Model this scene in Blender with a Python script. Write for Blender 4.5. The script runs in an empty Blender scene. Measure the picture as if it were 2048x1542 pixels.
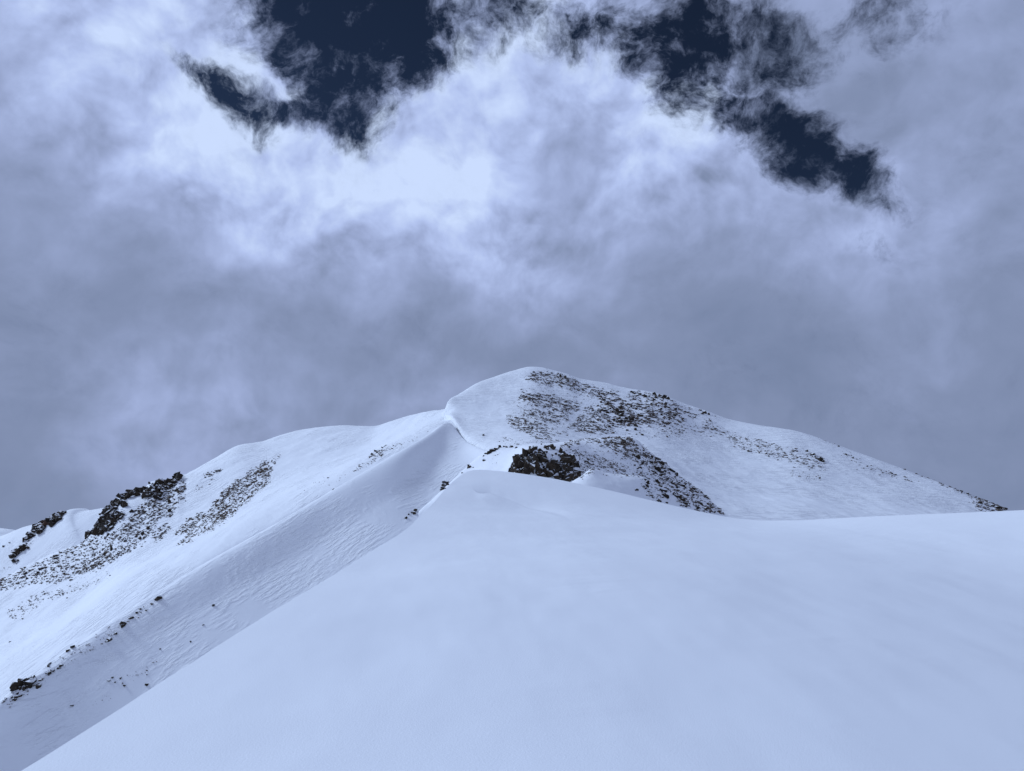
import bpy, math, random
import numpy as np
from mathutils import Matrix, Vector

random.seed(7)
RNG = np.random.default_rng(7)
SC = bpy.context.scene
COL = SC.collection

# ------------------------------------------------------------------ camera
FPX, CX, CY = 1422.0, 1024.0, 771.0          # focal length and centre in photograph pixels
EYE = 1.7
PITCH = math.atan((1060.0 - CY) / FPX)
CP, SP = math.cos(PITCH), math.sin(PITCH)
cam_d = bpy.data.cameras.new('camera')
cam_d.sensor_width = 36.0
cam_d.lens = FPX / 2048.0 * 36.0
cam_d.clip_start = 0.1
cam_d.clip_end = 30000.0
cam = bpy.data.objects.new('camera', cam_d)
COL.objects.link(cam)
cam.location = (0, 0, EYE)
cam.rotation_euler = (math.pi / 2 + PITCH, 0, 0)
SC.camera = cam

def ray(px, py):
    xn = (np.asarray(px, float) - CX) / FPX
    yn = (CY - np.asarray(py, float)) / FPX
    return xn, CP - yn * SP, SP + yn * CP

def at(px, py, D):
    """world point at world distance Y = D seen at that photograph pixel"""
    x, f, u = ray(px, py)
    k = np.asarray(D, float) / f
    return np.stack(np.broadcast_arrays(x * k, f * k, EYE + u * k), -1)

def project(P):
    x, y, z = P[..., 0], P[..., 1], P[..., 2] - EYE
    dep = y * CP + z * SP
    up = -y * SP + z * CP
    return CX + FPX * x / dep, CY - FPX * up / dep, dep

def direction(px, py):
    x, f, u = ray(px, py)
    v = np.array([float(x), float(f), float(u)])
    return v / np.linalg.norm(v)

# ------------------------------------------------------------------ exposure
SC.view_settings.view_transform = 'Standard'
SC.view_settings.look = 'None'
SC.view_settings.exposure = 0.0
SC.view_settings.gamma = 1.0
SC.cycles.max_bounces = 3
SC.cycles.diffuse_bounces = 2
SC.cycles.glossy_bounces = 1

def lin(c):
    c = np.asarray(c, float) / 255.0
    return tuple(np.where(c <= 0.04045, c / 12.92, ((c + 0.055) / 1.055) ** 2.4)) + (1.0,)

# ------------------------------------------------------------------ sun
SUN_AZ, SUN_EL = math.radians(-67), math.radians(33)      # ahead and to the left, behind the cloud
sun_d = bpy.data.lights.new('sun', 'SUN')
sun_d.energy = 2.5
sun_d.angle = math.radians(12)
sun_d.color = (0.65, 0.795, 1.0)        # the photograph's white balance is cold: even the sunlit snow is blue
sun = bpy.data.objects.new('sun', sun_d)
COL.objects.link(sun)
to_sun = Vector((math.sin(SUN_AZ) * math.cos(SUN_EL), math.cos(SUN_AZ) * math.cos(SUN_EL), math.sin(SUN_EL)))
sun.rotation_euler = to_sun.to_track_quat('Z', 'Y').to_euler()
sun.location = to_sun * 200

# ------------------------------------------------------------------ sky
class G:
    """tiny node-expression helper"""
    def __init__(s, tree): s.t = tree
    def new(s, typ, **kw):
        n = s.t.nodes.new(typ)
        for k, v in kw.items(): setattr(n, k, v)
        return n
    def put(s, sock, v):
        if isinstance(v, bpy.types.NodeSocket): s.t.links.new(v, sock)
        else: sock.default_value = v
    def m(s, op, a, b=0.0, c=0.0, clamp=False):
        n = s.new('ShaderNodeMath', operation=op, use_clamp=clamp)
        s.put(n.inputs[0], a); s.put(n.inputs[1], b); s.put(n.inputs[2], c)
        return n.outputs[0]
    def v(s, op, a, b=(0, 0, 0), scale=None):
        n = s.new('ShaderNodeVectorMath', operation=op)
        s.put(n.inputs[0], a); s.put(n.inputs[1], b)
        if scale is not None: s.put(n.inputs['Scale'], scale)
        return n.outputs['Value'] if op in ('LENGTH', 'DISTANCE', 'DOT_PRODUCT') else n.outputs[0]
    def rng(s, x, a, b, c=0.0, d=1.0, kind='SMOOTHSTEP'):
        n = s.new('ShaderNodeMapRange', interpolation_type=kind)
        s.put(n.inputs[0], x)
        for i, q in enumerate((a, b, c, d)): s.put(n.inputs[i + 1], q)
        return n.outputs[0]
    def noise(s, vec, scale, detail=6.0, rough=0.55, dist=0.0, lac=2.0, color=False):
        n = s.new('ShaderNodeTexNoise')
        s.put(n.inputs['Vector'], vec)
        s.put(n.inputs['Scale'], scale); s.put(n.inputs['Detail'], detail)
        s.put(n.inputs['Roughness'], rough); s.put(n.inputs['Lacunarity'], lac); s.put(n.inputs['Distortion'], dist)
        return n.outputs['Color'] if color else n.outputs[0]
    def mixc(s, f, a, b):
        n = s.new('ShaderNodeMix', data_type='RGBA')
        s.put(n.inputs[0], f); s.put(n.inputs[6], a); s.put(n.inputs[7], b)
        return n.outputs[2]
    def ramp(s, f, stops, kind='EASE'):
        n = s.new('ShaderNodeValToRGB'); e = n.color_ramp
        e.interpolation = kind
        while len(e.elements) < len(stops): e.elements.new(0.5)
        for q, (p, c) in zip(e.elements, stops): q.position = p; q.color = c
        s.put(n.inputs[0], f)
        return n.outputs[0]

def build_world():
    w = bpy.data.worlds.new('World'); SC.world = w; w.use_nodes = True
    t = w.node_tree; t.nodes.clear(); g = G(t)
    d = g.new('ShaderNodeTexCoord').outputs['Generated']
    d = g.v('NORMALIZE', d)
    # ragged drift of the whole cloud pattern
    def warp(vec, amt, scale, det, off, rough=0.55):
        c = g.noise(g.v('ADD', vec, off), scale, det, rough, color=True)
        return g.v('ADD', vec, g.v('SCALE', g.v('SUBTRACT', c, (0.5, 0.5, 0.5)), scale=amt))
    d1 = warp(d, 0.085, 5.0, 2.0, (3.1, 1.7, 0.4))
    d2 = warp(d1, 0.070, 17.0, 4.0, (7.3, 2.2, 5.1), 0.6)
    # openings in the cloud: ellipses on the celestial sphere (place, radii in pixels of arc, tilt, depth)
    gaps = [(735, 25, 235, 150, 0, 1.2), (700, 165, 140, 110, 0, 0.98), (690, 245, 115, 70, -25, 0.92),
            (485, 208, 135, 46, -32, 0.92), (590, 248, 80, 34, -5, 0.88), (585, 130, 40, 110, 12, 0.85), (845, 150, 110, 60, 10, 0.85),
            (985, 30, 200, 70, 0, 0.75), (1180, 45, 130, 70, 0, 0.72), (1370, 85, 120, 105, 10, 1.15), (1350, 190, 65, 60, -50, 0.95),
            (1540, 95, 150, 105, -10, 0.85), (1490, 220, 140, 50, -18, 0.80), (1595, 290, 145, 74, -34, 0.98),
            (1720, 372, 125, 62, -34, 0.88), (1780, 30, 140, 90, 20, 0.48),
           
            (1760, 505, 70, 34, -20, 0.30)]
    gap = None
    for px, py, ra, rb, ang, wt in gaps:
        c = Vector(direction(px, py))
        right = Vector((1, 0, 0)); fwd = c; right = (right - fwd * right.dot(fwd)).normalized(); up = right.cross(fwd)
        a = math.radians(ang)
        r2 = right * math.cos(a) + up * math.sin(a); u2 = -right * math.sin(a) + up * math.cos(a)
        R = Matrix((r2, fwd, u2)).transposed()
        mp = g.new('ShaderNodeMapping', vector_type='TEXTURE')
        g.put(mp.inputs[0], d2)
        mp.inputs[1].default_value = c
        mp.inputs[2].default_value = R.to_euler()
        mp.inputs[3].default_value = (1.35 * ra / FPX, 0.3, 1.35 * rb / FPX)
        v = g.rng(g.v('LENGTH', mp.outputs[0]), 1.0, 0.15, 0.0, wt)
        gap = v if gap is None else g.m('SMOOTH_MAX', gap, v, 0.25)
    fb = g.noise(d1, 13.0, 9.0, 0.64)
    wisp = g.noise(d2, 42.0, 6.0, 0.66)
    near = g.rng(gap, 0.03, 0.45, 0.10, 1.0)                   # the deck is torn only around its openings
    nz = g.m('MULTIPLY_ADD', g.m('SUBTRACT', fb, 0.5), 3.0, g.m('MULTIPLY', g.m('SUBTRACT', wisp, 0.5), 2.2))
    A = g.m('MULTIPLY_ADD', gap, -1.75, 1.40)
    A = g.m('MULTIPLY_ADD', nz, near, A)
    alpha = g.rng(A, -0.35, 1.20)
    # how brightly each part of the cloud deck is lit through: soft radial basis over the sky
    pts = [(-250, 100, .32), (60, 60, .50), (0, 300, .34), (0, 560, .17), (0, 850, .17), (300, 180, .95), (480, 90, .85), (420, 300, .85), (250, 420, .45),
           (600, 360, .95), (820, 420, .98), (640, 500, .55), (1000, 140, 1.05), (1125, 300, .30), (960, 300, .85), (1060, 450, .62), (1250, 220, .98), (1330, 330, .70), (1190, 370, .45), (1080, 235, .55),
           (1500, 400, .42), (1500, 530, .22), (1400, 430, .42), (1650, 480, .46), (1450, 140, .45), (1640, 180, .16), (1800, 130, .28), (1950, 250, .26), (1900, 430, .33),
           (1230, 640, .28), (1260, 735, .12), (1000, 600, .24), (400, 830, .40), (200, 890, .30), (600, 780, .28), (1600, 780, .06), (1420, 640, .14), (1750, 800, .16), (1990, 640, .16), (1900, 760, .24),
           (700, 640, .24), (350, 620, .19), (2000, 950, .08), (1850, 940, .14), (1250, 520, .34), (860, 720, .26), (1650, 620, .22), (1150, 80, .7),
           (2200, 300, .3), (2200, 800, .12), (700, -150, .5), (1400, -200, .3), (-250, 800, .2), (1100, 720, .2), (80, 1010, .12)]
    base = 0.24
    C = np.array([direction(p[0], p[1]) for p in pts]); T = np.array([p[2] for p in pts]) - base
    RR = 270.0 / FPX
    def kern(x):
        q = np.clip(1 - x / RR, 0, 1); return q * q * (3 - 2 * q)
    K = kern(np.linalg.norm(C[:, None] - C[None], axis=-1))
    W = np.linalg.solve(K.T @ K + 0.10 * np.eye(len(C)), K.T @ T)     # damped, so that near neighbours cannot fight
    B = None
    db = warp(d1, 0.085, 9.0, 4.0, (4.4, 9.1, 0.7))
    for c, wt in zip(C, W):
        v = g.rng(g.v('DISTANCE', db, tuple(c)), RR, 0.0, 0.0, float(wt))
        B = v if B is None else g.m('ADD', B, v)
    B = g.m('ADD', B, base)
    soft = g.noise(g.v('MULTIPLY', d1, (1.0, 1.0, 1.35)), 7.0, 6.0, 0.52)
    # billows: the lit and shaded side of each puff, from its density towards the light and away from it
    puff = g.noise(d1, 9.5, 7.0, 0.52)
    puff2 = g.noise(g.v('ADD', d1, (-0.010, 0.0, 0.020)), 9.5, 4.0, 0.52)
    B = g.m('MULTIPLY_ADD', g.m('SUBTRACT', soft, 0.5), 0.34, B)
    amp = g.rng(B, 0.15, 0.70, 0.25, 2.1)
    B = g.m('MULTIPLY_ADD', g.m('SUBTRACT', puff, puff2), amp, B)
    B = g.m('MULTIPLY_ADD', g.m('SUBTRACT', puff, 0.5), g.m('MULTIPLY', amp, 0.14), B)
    # thin cloud at the rim of an opening lets more light through
    rim = g.m('MULTIPLY', g.rng(gap, 0.02, 0.3), g.rng(gap, 0.9, 0.35))
    B = g.m('MULTIPLY_ADD', rim, 0.18, B)
    col = g.ramp(g.m('MULTIPLY', B, 0.91, clamp=True), [(0.0, lin((111, 126, 157))), (0.24, lin((131, 145, 178))), (0.48, lin((158, 173, 213))),
                                        (0.72, lin((180, 197, 240))), (1.0, lin((203, 221, 255)))], 'LINEAR')
    sky = g.new('ShaderNodeTexSky', sky_type='NISHITA')
    sky.sun_disc = False
    sky.sun_elevation = SUN_EL; sky.sun_rotation = SUN_AZ
    sky.altitude = 3200; sky.air_density = 0.28; sky.dust_density = 0.0; sky.ozone_density = 3.0
    bg1 = g.new('ShaderNodeBackground'); g.put(bg1.inputs[0], sky.outputs[0]); bg1.inputs[1].default_value = 0.05
    bg2 = g.new('ShaderNodeBackground'); g.put(bg2.inputs[0], col); bg2.inputs[1].default_value = 1.0
    mx = g.new('ShaderNodeMixShader')
    g.put(mx.inputs[0], alpha); g.put(mx.inputs[1], bg1.outputs[0]); g.put(mx.inputs[2], bg2.outputs[0])
    out = g.new('ShaderNodeOutputWorld'); g.put(out.inputs[0], mx.outputs[0])
    w.cycles.sampling_method = 'NONE'        # the deck is even enough to be sampled by the surfaces alone
build_world()

# ------------------------------------------------------------------ materials
def principled(name):
    m = bpy.data.materials.new(name); m.use_nodes = True
    g = G(m.node_tree); b = m.node_tree.nodes['Principled BSDF']
    return m, g, b

SNOW = (0.885, 0.90, 0.93, 1)
def snow_material(name, ripple, rip_scale, rip_amt, grain_scale, grain_amt, wind=0.0, patch=0.5):
    """wind-packed snow: broken ripples (sastrugi) along the wind and a fine grain"""
    m, g, b = principled(name)
    P = g.new('ShaderNodeTexCoord').outputs['Object']
    n = g.noise(P, rip_scale * 0.09, 4.0, 0.6)
    col = g.mixc(g.rng(n, 0.3, 0.7), SNOW, (0.87, 0.887, 0.92, 1))
    g.put(b.inputs['Base Color'], col)
    b.inputs['Roughness'].default_value = 0.75
    b.inputs['Specular IOR Level'].default_value = 0.25
    mp = g.new('ShaderNodeMapping', vector_type='TEXTURE'); g.put(mp.inputs[0], P)
    mp.inputs[2].default_value = (0, 0, wind); mp.inputs[3].default_value = ripple      # longest along the wind
    r = g.noise(mp.outputs[0], rip_scale, 4.0, 0.6)
    r = g.rng(r, 0.40, 0.66)
    mask = g.rng(g.noise(P, rip_scale * 0.06, 4.0, 0.62), patch - 0.02, patch + 0.16)
    h = g.m('MULTIPLY', r, mask)
    gr = g.noise(P, grain_scale, 4.0, 0.65)
    b1 = g.new('ShaderNodeBump'); b1.inputs['Strength'].default_value = 1.0; b1.inputs['Distance'].default_value = rip_amt
    g.put(b1.inputs['Height'], h)
    b2 = g.new('ShaderNodeBump'); b2.inputs['Strength'].default_value = 1.0; b2.inputs['Distance'].default_value = grain_amt
    g.put(b2.inputs['Height'], gr); g.put(b2.inputs['Normal'], b1.outputs[0])
    g.put(b.inputs['Normal'], b2.outputs[0])
    return m

def rock_material(name, dark, mid, snow_lo, snow_hi, scale):
    """dark broken rock with a dusting of snow lying on the faces that look up"""
    m, g, b = principled(name)
    P = g.new('ShaderNodeTexCoord').outputs['Object']
    geo = g.new('ShaderNodeNewGeometry')
    Wp = geo.outputs['Position']
    rnd = g.new('ShaderNodeObjectInfo').outputs['Random']
    n = g.noise(Wp, scale, 6.0, 0.62)
    c = g.mixc(g.rng(n, 0.35, 0.7), dark, mid)
    c = g.mixc(g.m('MULTIPLY', rnd, 0.45), c, (mid[0] * 1.25, mid[1] * 1.1, mid[2] * 0.9, 1))
    sp = g.new('ShaderNodeSeparateXYZ'); g.put(sp.inputs[0], geo.outputs['True Normal'])
    nz = g.m('ADD', sp.outputs[2], g.m('MULTIPLY', g.m('SUBTRACT', g.noise(Wp, scale * 0.8, 5.0, 0.65), 0.5), 0.75))
    f = g.rng(nz, snow_lo, snow_hi)
    g.put(b.inputs['Base Color'], g.mixc(f, c, SNOW))
    b.inputs['Roughness'].default_value = 0.9
    b.inputs['Specular IOR Level'].default_value = 0.2
    bp = g.new('ShaderNodeBump'); bp.inputs['Strength'].default_value = 0.8; bp.inputs['Distance'].default_value = 0.35 / scale
    g.put(bp.inputs['Height'], g.noise(Wp, scale * 2.2, 5.0, 0.6)); g.put(b.inputs['Normal'], bp.outputs[0])
    return m

M_NEAR = snow_material('near_snow', (3.5, 1.0, 1.0), 1.6, 0.007, 45.0, 0.004, math.radians(30), 0.50)
M_SPUR = snow_material('spur_snow', (5.0, 1.0, 2.0), 0.80, 0.24, 3.0, 0.02, math.radians(39), 0.45)
M_PEAK = snow_material('peak_snow', (5.0, 1.0, 1.0), 0.60, 0.28, 2.0, 0.03, math.radians(-14), 0.38)
M_LEFT = snow_material('left_snow', (5.0, 1.0, 2.0), 0.55, 0.32, 2.0, 0.03, math.radians(42), 0.44)
M_KNOLL = snow_material('knoll_snow', (3.0, 1.0, 1.0), 1.2, 0.05, 6.0, 0.01, math.radians(-20), 0.5)
M_FAR = snow_material('far_snow', (3.0, 1.0, 1.0), 0.10, 0.4, 0.6, 0.05, 0.3, 0.5)
M_ROCK = rock_material('dark_rock', (0.016, 0.013, 0.011, 1), (0.055, 0.043, 0.033, 1), 0.62, 0.86, 1.6)
M_ROCKN = rock_material('outcrop_rock', (0.014, 0.011, 0.009, 1), (0.060, 0.046, 0.034, 1), 0.66, 0.88, 2.8)
M_RED = rock_material('reddish_rock', (0.045, 0.027, 0.02, 1), (0.105, 0.06, 0.045, 1), 0.9, 1.1, 0.9)
M_SCREE = rock_material('scree_stone', (0.042, 0.032, 0.027, 1), (0.16, 0.12, 0.095, 1), 0.86, 1.1, 0.8)
M_TURF = rock_material('brown_turf', (0.045, 0.033, 0.024, 1), (0.15, 0.105, 0.075, 1), 0.9, 1.15, 0.8)

# ------------------------------------------------------------------ noise in numpy
def _h(ix, iy, seed):
    n = (ix * 374761393 + iy * 668265263 + seed * 974711) & 0xffffffff
    n = ((n ^ (n >> 13)) * 1274126177) & 0xffffffff
    return (n ^ (n >> 16)) & 0xffffffff
def gnoise(x, y, seed=0):
    x = np.asarray(x, float); y = np.asarray(y, float)
    ix = np.floor(x).astype(np.int64); iy = np.floor(y).astype(np.int64)
    fx, fy = x - ix, y - iy
    def gr(i, j, dx, dy):
        a = _h(i, j, seed).astype(float) / 4294967296.0 * 2 * math.pi
        return np.cos(a) * dx + np.sin(a) * dy
    u = fx * fx * fx * (fx * (fx * 6 - 15) + 10); v = fy * fy * fy * (fy * (fy * 6 - 15) + 10)
    a = gr(ix, iy, fx, fy); b = gr(ix + 1, iy, fx - 1, fy); c = gr(ix, iy + 1, fx, fy - 1); d = gr(ix + 1, iy + 1, fx - 1, fy - 1)
    return 1.5 * ((a * (1 - u) + b * u) * (1 - v) + (c * (1 - u) + d * u) * v)
def fbm(x, y, octv=4, seed=0, rough=0.5):
    s = 0.0; a = 1.0; tot = 0.0
    for o in range(octv):
        s = s + a * gnoise(x * 2 ** o, y * 2 ** o, seed + 17 * o); tot += a; a *= rough
    return s / tot
def sstep(a, b, x):
    q = np.clip((x - a) / (np.subtract(b, a)), 0, 1); return q * q * (3 - 2 * q)

def pchip(x, Y, xs):
    """monotone cubic through rows Y (n, ...) at knots x"""
    x = np.asarray(x, float); Y = np.asarray(Y, float)
    sh = (-1,) + (1,) * (Y.ndim - 1)
    h = np.diff(x).reshape(sh); dl = np.diff(Y, axis=0) / h
    m = np.zeros_like(Y)
    if len(x) > 2:
        w1 = 2 * h[1:] + h[:-1]; w2 = h[1:] + 2 * h[:-1]
        with np.errstate(divide='ignore', invalid='ignore'):
            hm = (w1 + w2) / (w1 / dl[:-1] + w2 / dl[1:])
        m[1:-1] = np.where(dl[:-1] * dl[1:] > 0, hm, 0.0)
    m[0], m[-1] = dl[0], dl[-1]
    xs = np.asarray(xs, float)
    i = np.clip(np.searchsorted(x, xs) - 1, 0, len(x) - 2)
    hh = (x[i + 1] - x[i]).reshape(sh); q = ((xs - x[i]).reshape(sh)) / hh
    return ((1 + 2 * q) * (1 - q) ** 2 * Y[i] + q * (1 - q) ** 2 * hh * m[i] + q * q * (3 - 2 * q) * Y[i + 1] + q * q * (q - 1) * hh * m[i + 1])

# ------------------------------------------------------------------ terrain sheets
def mesh_grid(name, P, mat):
    nr, nc = P.shape[:2]
    me = bpy.data.meshes.new(name)
    V = P.reshape(-1, 3)
    me.vertices.add(len(V)); me.vertices.foreach_set('co', V.astype(np.float32).ravel())
    idx = np.arange(nr * nc).reshape(nr, nc)
    F = np.stack([idx[:-1, :-1], idx[:-1, 1:], idx[1:, 1:], idx[1:, :-1]], -1).reshape(-1, 4)
    me.loops.add(F.size); me.loops.foreach_set('vertex_index', F.ravel().astype(np.int32))
    me.polygons.add(len(F))
    me.polygons.foreach_set('loop_start', np.arange(0, F.size, 4, dtype=np.int32))
    me.polygons.foreach_set('loop_total', np.full(len(F), 4, dtype=np.int32))
    me.polygons.foreach_set('use_smooth', np.ones(len(F), dtype=bool))
    me.update(); me.validate()
    me.materials.append(mat)
    o = bpy.data.objects.new(name, me); COL.objects.link(o)
    return o

def structure(o, label, cat):
    o['kind'] = 'structure'; o['label'] = label; o['category'] = cat
    return o

def curve_row(pts, PX, sigma=0.0):
    p = np.array(pts, float)
    r = pchip(p[:, 0], p[:, 1:], PX)
    if sigma > 0:
        h = int(3 * sigma) + 1
        k = np.exp(-0.5 * (np.arange(-h, h + 1) / sigma) ** 2); k /= k.sum()
        q = np.pad(r, ((h, h), (0, 0)), mode='reflect', reflect_type='odd')
        r = np.stack([np.convolve(q[:, i], k, mode='valid') for i in range(2)], 1)
    return at(PX, r[:, 0], r[:, 1])

LAYERS = {}
class Layer:
    def __init__(s, name, x0, x1, nc, rows, counts, back, mat, disp=None, soft=12.0, crest=1.2):
        """rows: near to far, each a list of (px, py, distance); back: offsets from the last row"""
        s.x0, s.x1, s.nc = x0, x1, nc
        PX = np.linspace(x0, x1, nc)
        Wd = [curve_row(r, PX, soft) for r in rows[:-1]] + [curve_row(rows[-1], PX, crest)]
        top = Wd[-1]
        s.nfront = sum(counts[:len(rows) - 1]) + 1
        for off in back: Wd.append(top + (np.array(off, float) if not callable(off) else off(PX)))
        Wd = np.array(Wd)
        t = np.concatenate([[0], np.cumsum(np.median(np.linalg.norm(np.diff(Wd, axis=0), axis=-1), axis=1))])
        ts = [t[:1]]
        for k in range(len(Wd) - 1): ts.append(np.linspace(t[k], t[k + 1], counts[k] + 1)[1:])
        ts = np.concatenate(ts)
        P = pchip(t, Wd, ts)
        if disp is not None:
            qx, qy, _ = project(P)
            P = disp(P, PX, ts / t[len(rows) - 1], qx, qy)
        s.P = P
        s.pxg, s.pyg, s.dep = project(P)
        N = np.cross(np.gradient(P, axis=1), np.gradient(P, axis=0))
        s.N = N / np.linalg.norm(N, axis=-1, keepdims=True)
        s.N *= np.sign(s.N[..., 2:3] + 1e-9)
        s.obj = mesh_grid(name, P, mat)
        LAYERS[name] = s
    def locate(s, px, py):
        c = (px - s.x0) / (s.x1 - s.x0) * (s.nc - 1)
        if c < 0 or c > s.nc - 1: return None
        c = int(round(c)); yy = s.pyg[:s.nfront, c]
        k = np.nonzero((yy[:-1] >= py) & (yy[1:] < py))[0]
        if len(k) == 0: return None
        k = k[0]; f = (yy[k] - py) / max(1e-6, yy[k] - yy[k + 1])
        return s.P[k, c] * (1 - f) + s.P[k + 1, c] * f, s.N[k, c], s.dep[k, c]

def locate(px, py, names):
    best = None
    for n in names:
        r = LAYERS[n].locate(px, py)
        if r is not None and (best is None or r[2] < best[2]): best = r
    return best

def blend(A, B, fy, fd, xs):
    a = np.array(A, float); b = np.array(B, float)
    ra = pchip(a[:, 0], a[:, 1:], xs); rb = pchip(b[:, 0], b[:, 1:], xs)
    return [(x, p[0] * (1 - fy) + q[0] * fy, p[1] * (1 - fd) + q[1] * fd) for x, p, q in zip(xs, ra, rb)]

# --- the snow crest the camera stands on
def build_near():
    edge = [(-500, 1890, 3.9), (-300, 1752, 4.5), (40, 1544, 5.9), (200, 1443, 7.0), (350, 1347, 8.6), (500, 1251, 10.8), (580, 1202, 12.5), (650, 1160, 14.7), (720, 1116, 18.0),
            (810, 1060, 25.0), (850, 1022, 31.0), (872, 1000, 36.0), (885, 985, 39.5), (899, 970, 43.5), (906, 963, 45.5), (919, 953, 48.5), (931, 945, 50), (948, 940, 51.2), (965, 939.5, 51.5), (1000, 942, 51.2),
            (1050, 948, 50.5), (1100, 956, 50), (1150, 966, 49), (1230, 983, 47.5), (1300, 1000, 46), (1400, 1023, 44.5), (1470, 1036, 43.5), (1530, 1041, 42.5), (1600, 1040, 41.5),
            (1700, 1035, 40), (1850, 1028, 38), (2048, 1020, 36), (2300, 1006, 33), (2700, 985, 28)]
    PX = np.concatenate([np.linspace(-500, 880, 250)[:-1], np.linspace(880, 1180, 200)[:-1], np.linspace(1180, 2700, 260)])
    e = np.array(edge); r = pchip(e[:, 0], e[:, 1:], PX)
    r[:, 0] += 2.2 * fbm(PX / 75.0, PX * 0, 4, 23, 0.6) * sstep(1000, 850, PX) + 1.2 * fbm(PX / 90.0, PX * 0, 3, 24) * sstep(1250, 1400, PX)
    E = at(PX, r[:, 0], r[:, 1])
    t = np.concatenate([np.linspace(0, 0.9, 200)[:-1], np.linspace(0.9, 1.0, 150)])[:, None]
    D0 = 2.2
    Dc = E[:, 1][None]
    D = D0 * (Dc / D0) ** t
    x = E[:, 0][None] * D / Dc
    s_ = (D - D0) / (Dc - D0)
    # one smooth surface through the rim and the ground at the photographer's feet (thin-plate spline)
    ctl = at(e[:, 0], e[:, 1], e[:, 2])
    ctl = np.concatenate([ctl, [(0, 0, 0.0), (-2.5, 1.5, 0.08), (3.0, 2.0, -0.4), (6, 4, -0.9), (10, 7, -1.4), (16, 11, -1.7), (24, 18, -1.1), (2, 14, 0.62), (9, 24, 0.9)]])
    cx, cy, cz = ctl.T
    def tps(r2): return 0.5 * r2 * np.log(r2 + 1e-9)
    K = tps((cx[:, None] - cx) ** 2 + (cy[:, None] - cy) ** 2) + 0.15 * np.eye(len(ctl))
    Q = np.stack([np.ones(len(ctl)), cx, cy], 1)
    S = np.linalg.solve(np.block([[K, Q], [Q.T, np.zeros((3, 3))]]), np.concatenate([cz, [0, 0, 0]]))
    z = S[-3] + S[-2] * x + S[-1] * D
    for k in range(len(ctl)): z = z + S[k] * tps((x - cx[k]) ** 2 + (D - cy[k]) ** 2)
    res = E[:, 2] - z[-1]
    kw = np.exp(-0.5 * (np.arange(-40, 41) / 13.0) ** 2); kw /= kw.sum()
    ug = np.linspace(-500, 2700, 1100)
    ru = np.convolve(np.pad(np.interp(ug, PX, res), 40, mode='edge'), kw, mode='valid')
    res = np.interp(PX, ug, ru)
    z = z + res[None] * sstep(0.2, 1.0, s_)                      # meet the rim
    P = np.stack([x, D + 0 * x, z], -1)
    # gentle wind-scoured swells, all of them real relief
    sw = 0.11 * fbm(x / 7.0 + 3.1, D / 9.0, 3, 5) + 0.035 * fbm(x / 2.6, D / 3.4, 3, 9) + 0.012 * fbm(x / 0.9, D / 2.0 + x / 3, 3, 19)
    P[..., 2] += sw * np.clip(D / 10, 0.3, 1.0) * (1 - 0.75 * s_ ** 6)
    qx, qy, _ = project(P)
    # the small broken lip below the top of the crest
    lip = np.array([(930, 969), (948, 978.5), (956, 984), (967, 987), (982, 988), (997, 991), (1013, 993.5), (1035, 998), (1060, 1005), (1090, 1014), (1120, 1028), (1150, 1047)], float)
    pc = np.clip(PX, 930, 1150)
    ly = pchip(lip[:, 0], lip[:, 1:], pc)[:, 0] + 0.35 * gnoise(PX / 19.0, PX * 0, 4)
    Dl = np.array([np.interp(-ly[c], -qy[:, c], D[:, c]) for c in range(len(PX))])
    sd = D - Dl[None]                                            # metres beyond the lip
    amp = (sstep(944, 985, PX) * (1 - sstep(1025, 1150, PX)))[None]
    wid = (0.06 + 1.6 * sstep(985, 1120, PX))[None]              # crisp on the left, a soft swell on the right
    up_ = sstep(-wid, wid, sd)
    P[..., 2] += amp * (0.12 * (1 - up_) * np.exp(-np.clip(-sd, 0, None) / 3.0) - 0.19 * up_ * np.exp(-np.clip(sd, 0, None) / 3.5))
    # wind-scooped hollow below it
    P[..., 2] -= 0.30 * np.exp(-((PX[None] - 1055) / 80.0) ** 2 - ((D - 38.0) / 4.0) ** 2)
    # behind the rim: left flank drops into the gully, far side rolls away
    wl = (1 - sstep(895, 985, PX))[:, None]
    back = []
    for bl, bf in (((-0.03, 0.0, -0.10), (0, 1.5, -0.18)), ((-0.35, 0.1, -0.8), (0, 5, -1.1)), ((-5, 1, -5), (0, 12, -5)), ((-22, 4, -22), (0, 22, -14)), ((-60, 10, -60), (0, 30, -30))):
        back.append(P[-1] + wl * np.array(bl) + (1 - wl) * np.array(bf))
    W = np.array([P[-1]] + back)
    tt = np.array([0, .08, .3, .6, .85, 1.0]); ts = np.linspace(0, 1, 41)[1:]
    P = np.concatenate([P, pchip(tt, W, ts)], 0)
    o = mesh_grid('near_snow_slope', P, M_NEAR)
    structure(o, 'smooth pale blue snow crest filling the foreground, with a sharp left edge', 'snow slope')
build_near()

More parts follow.
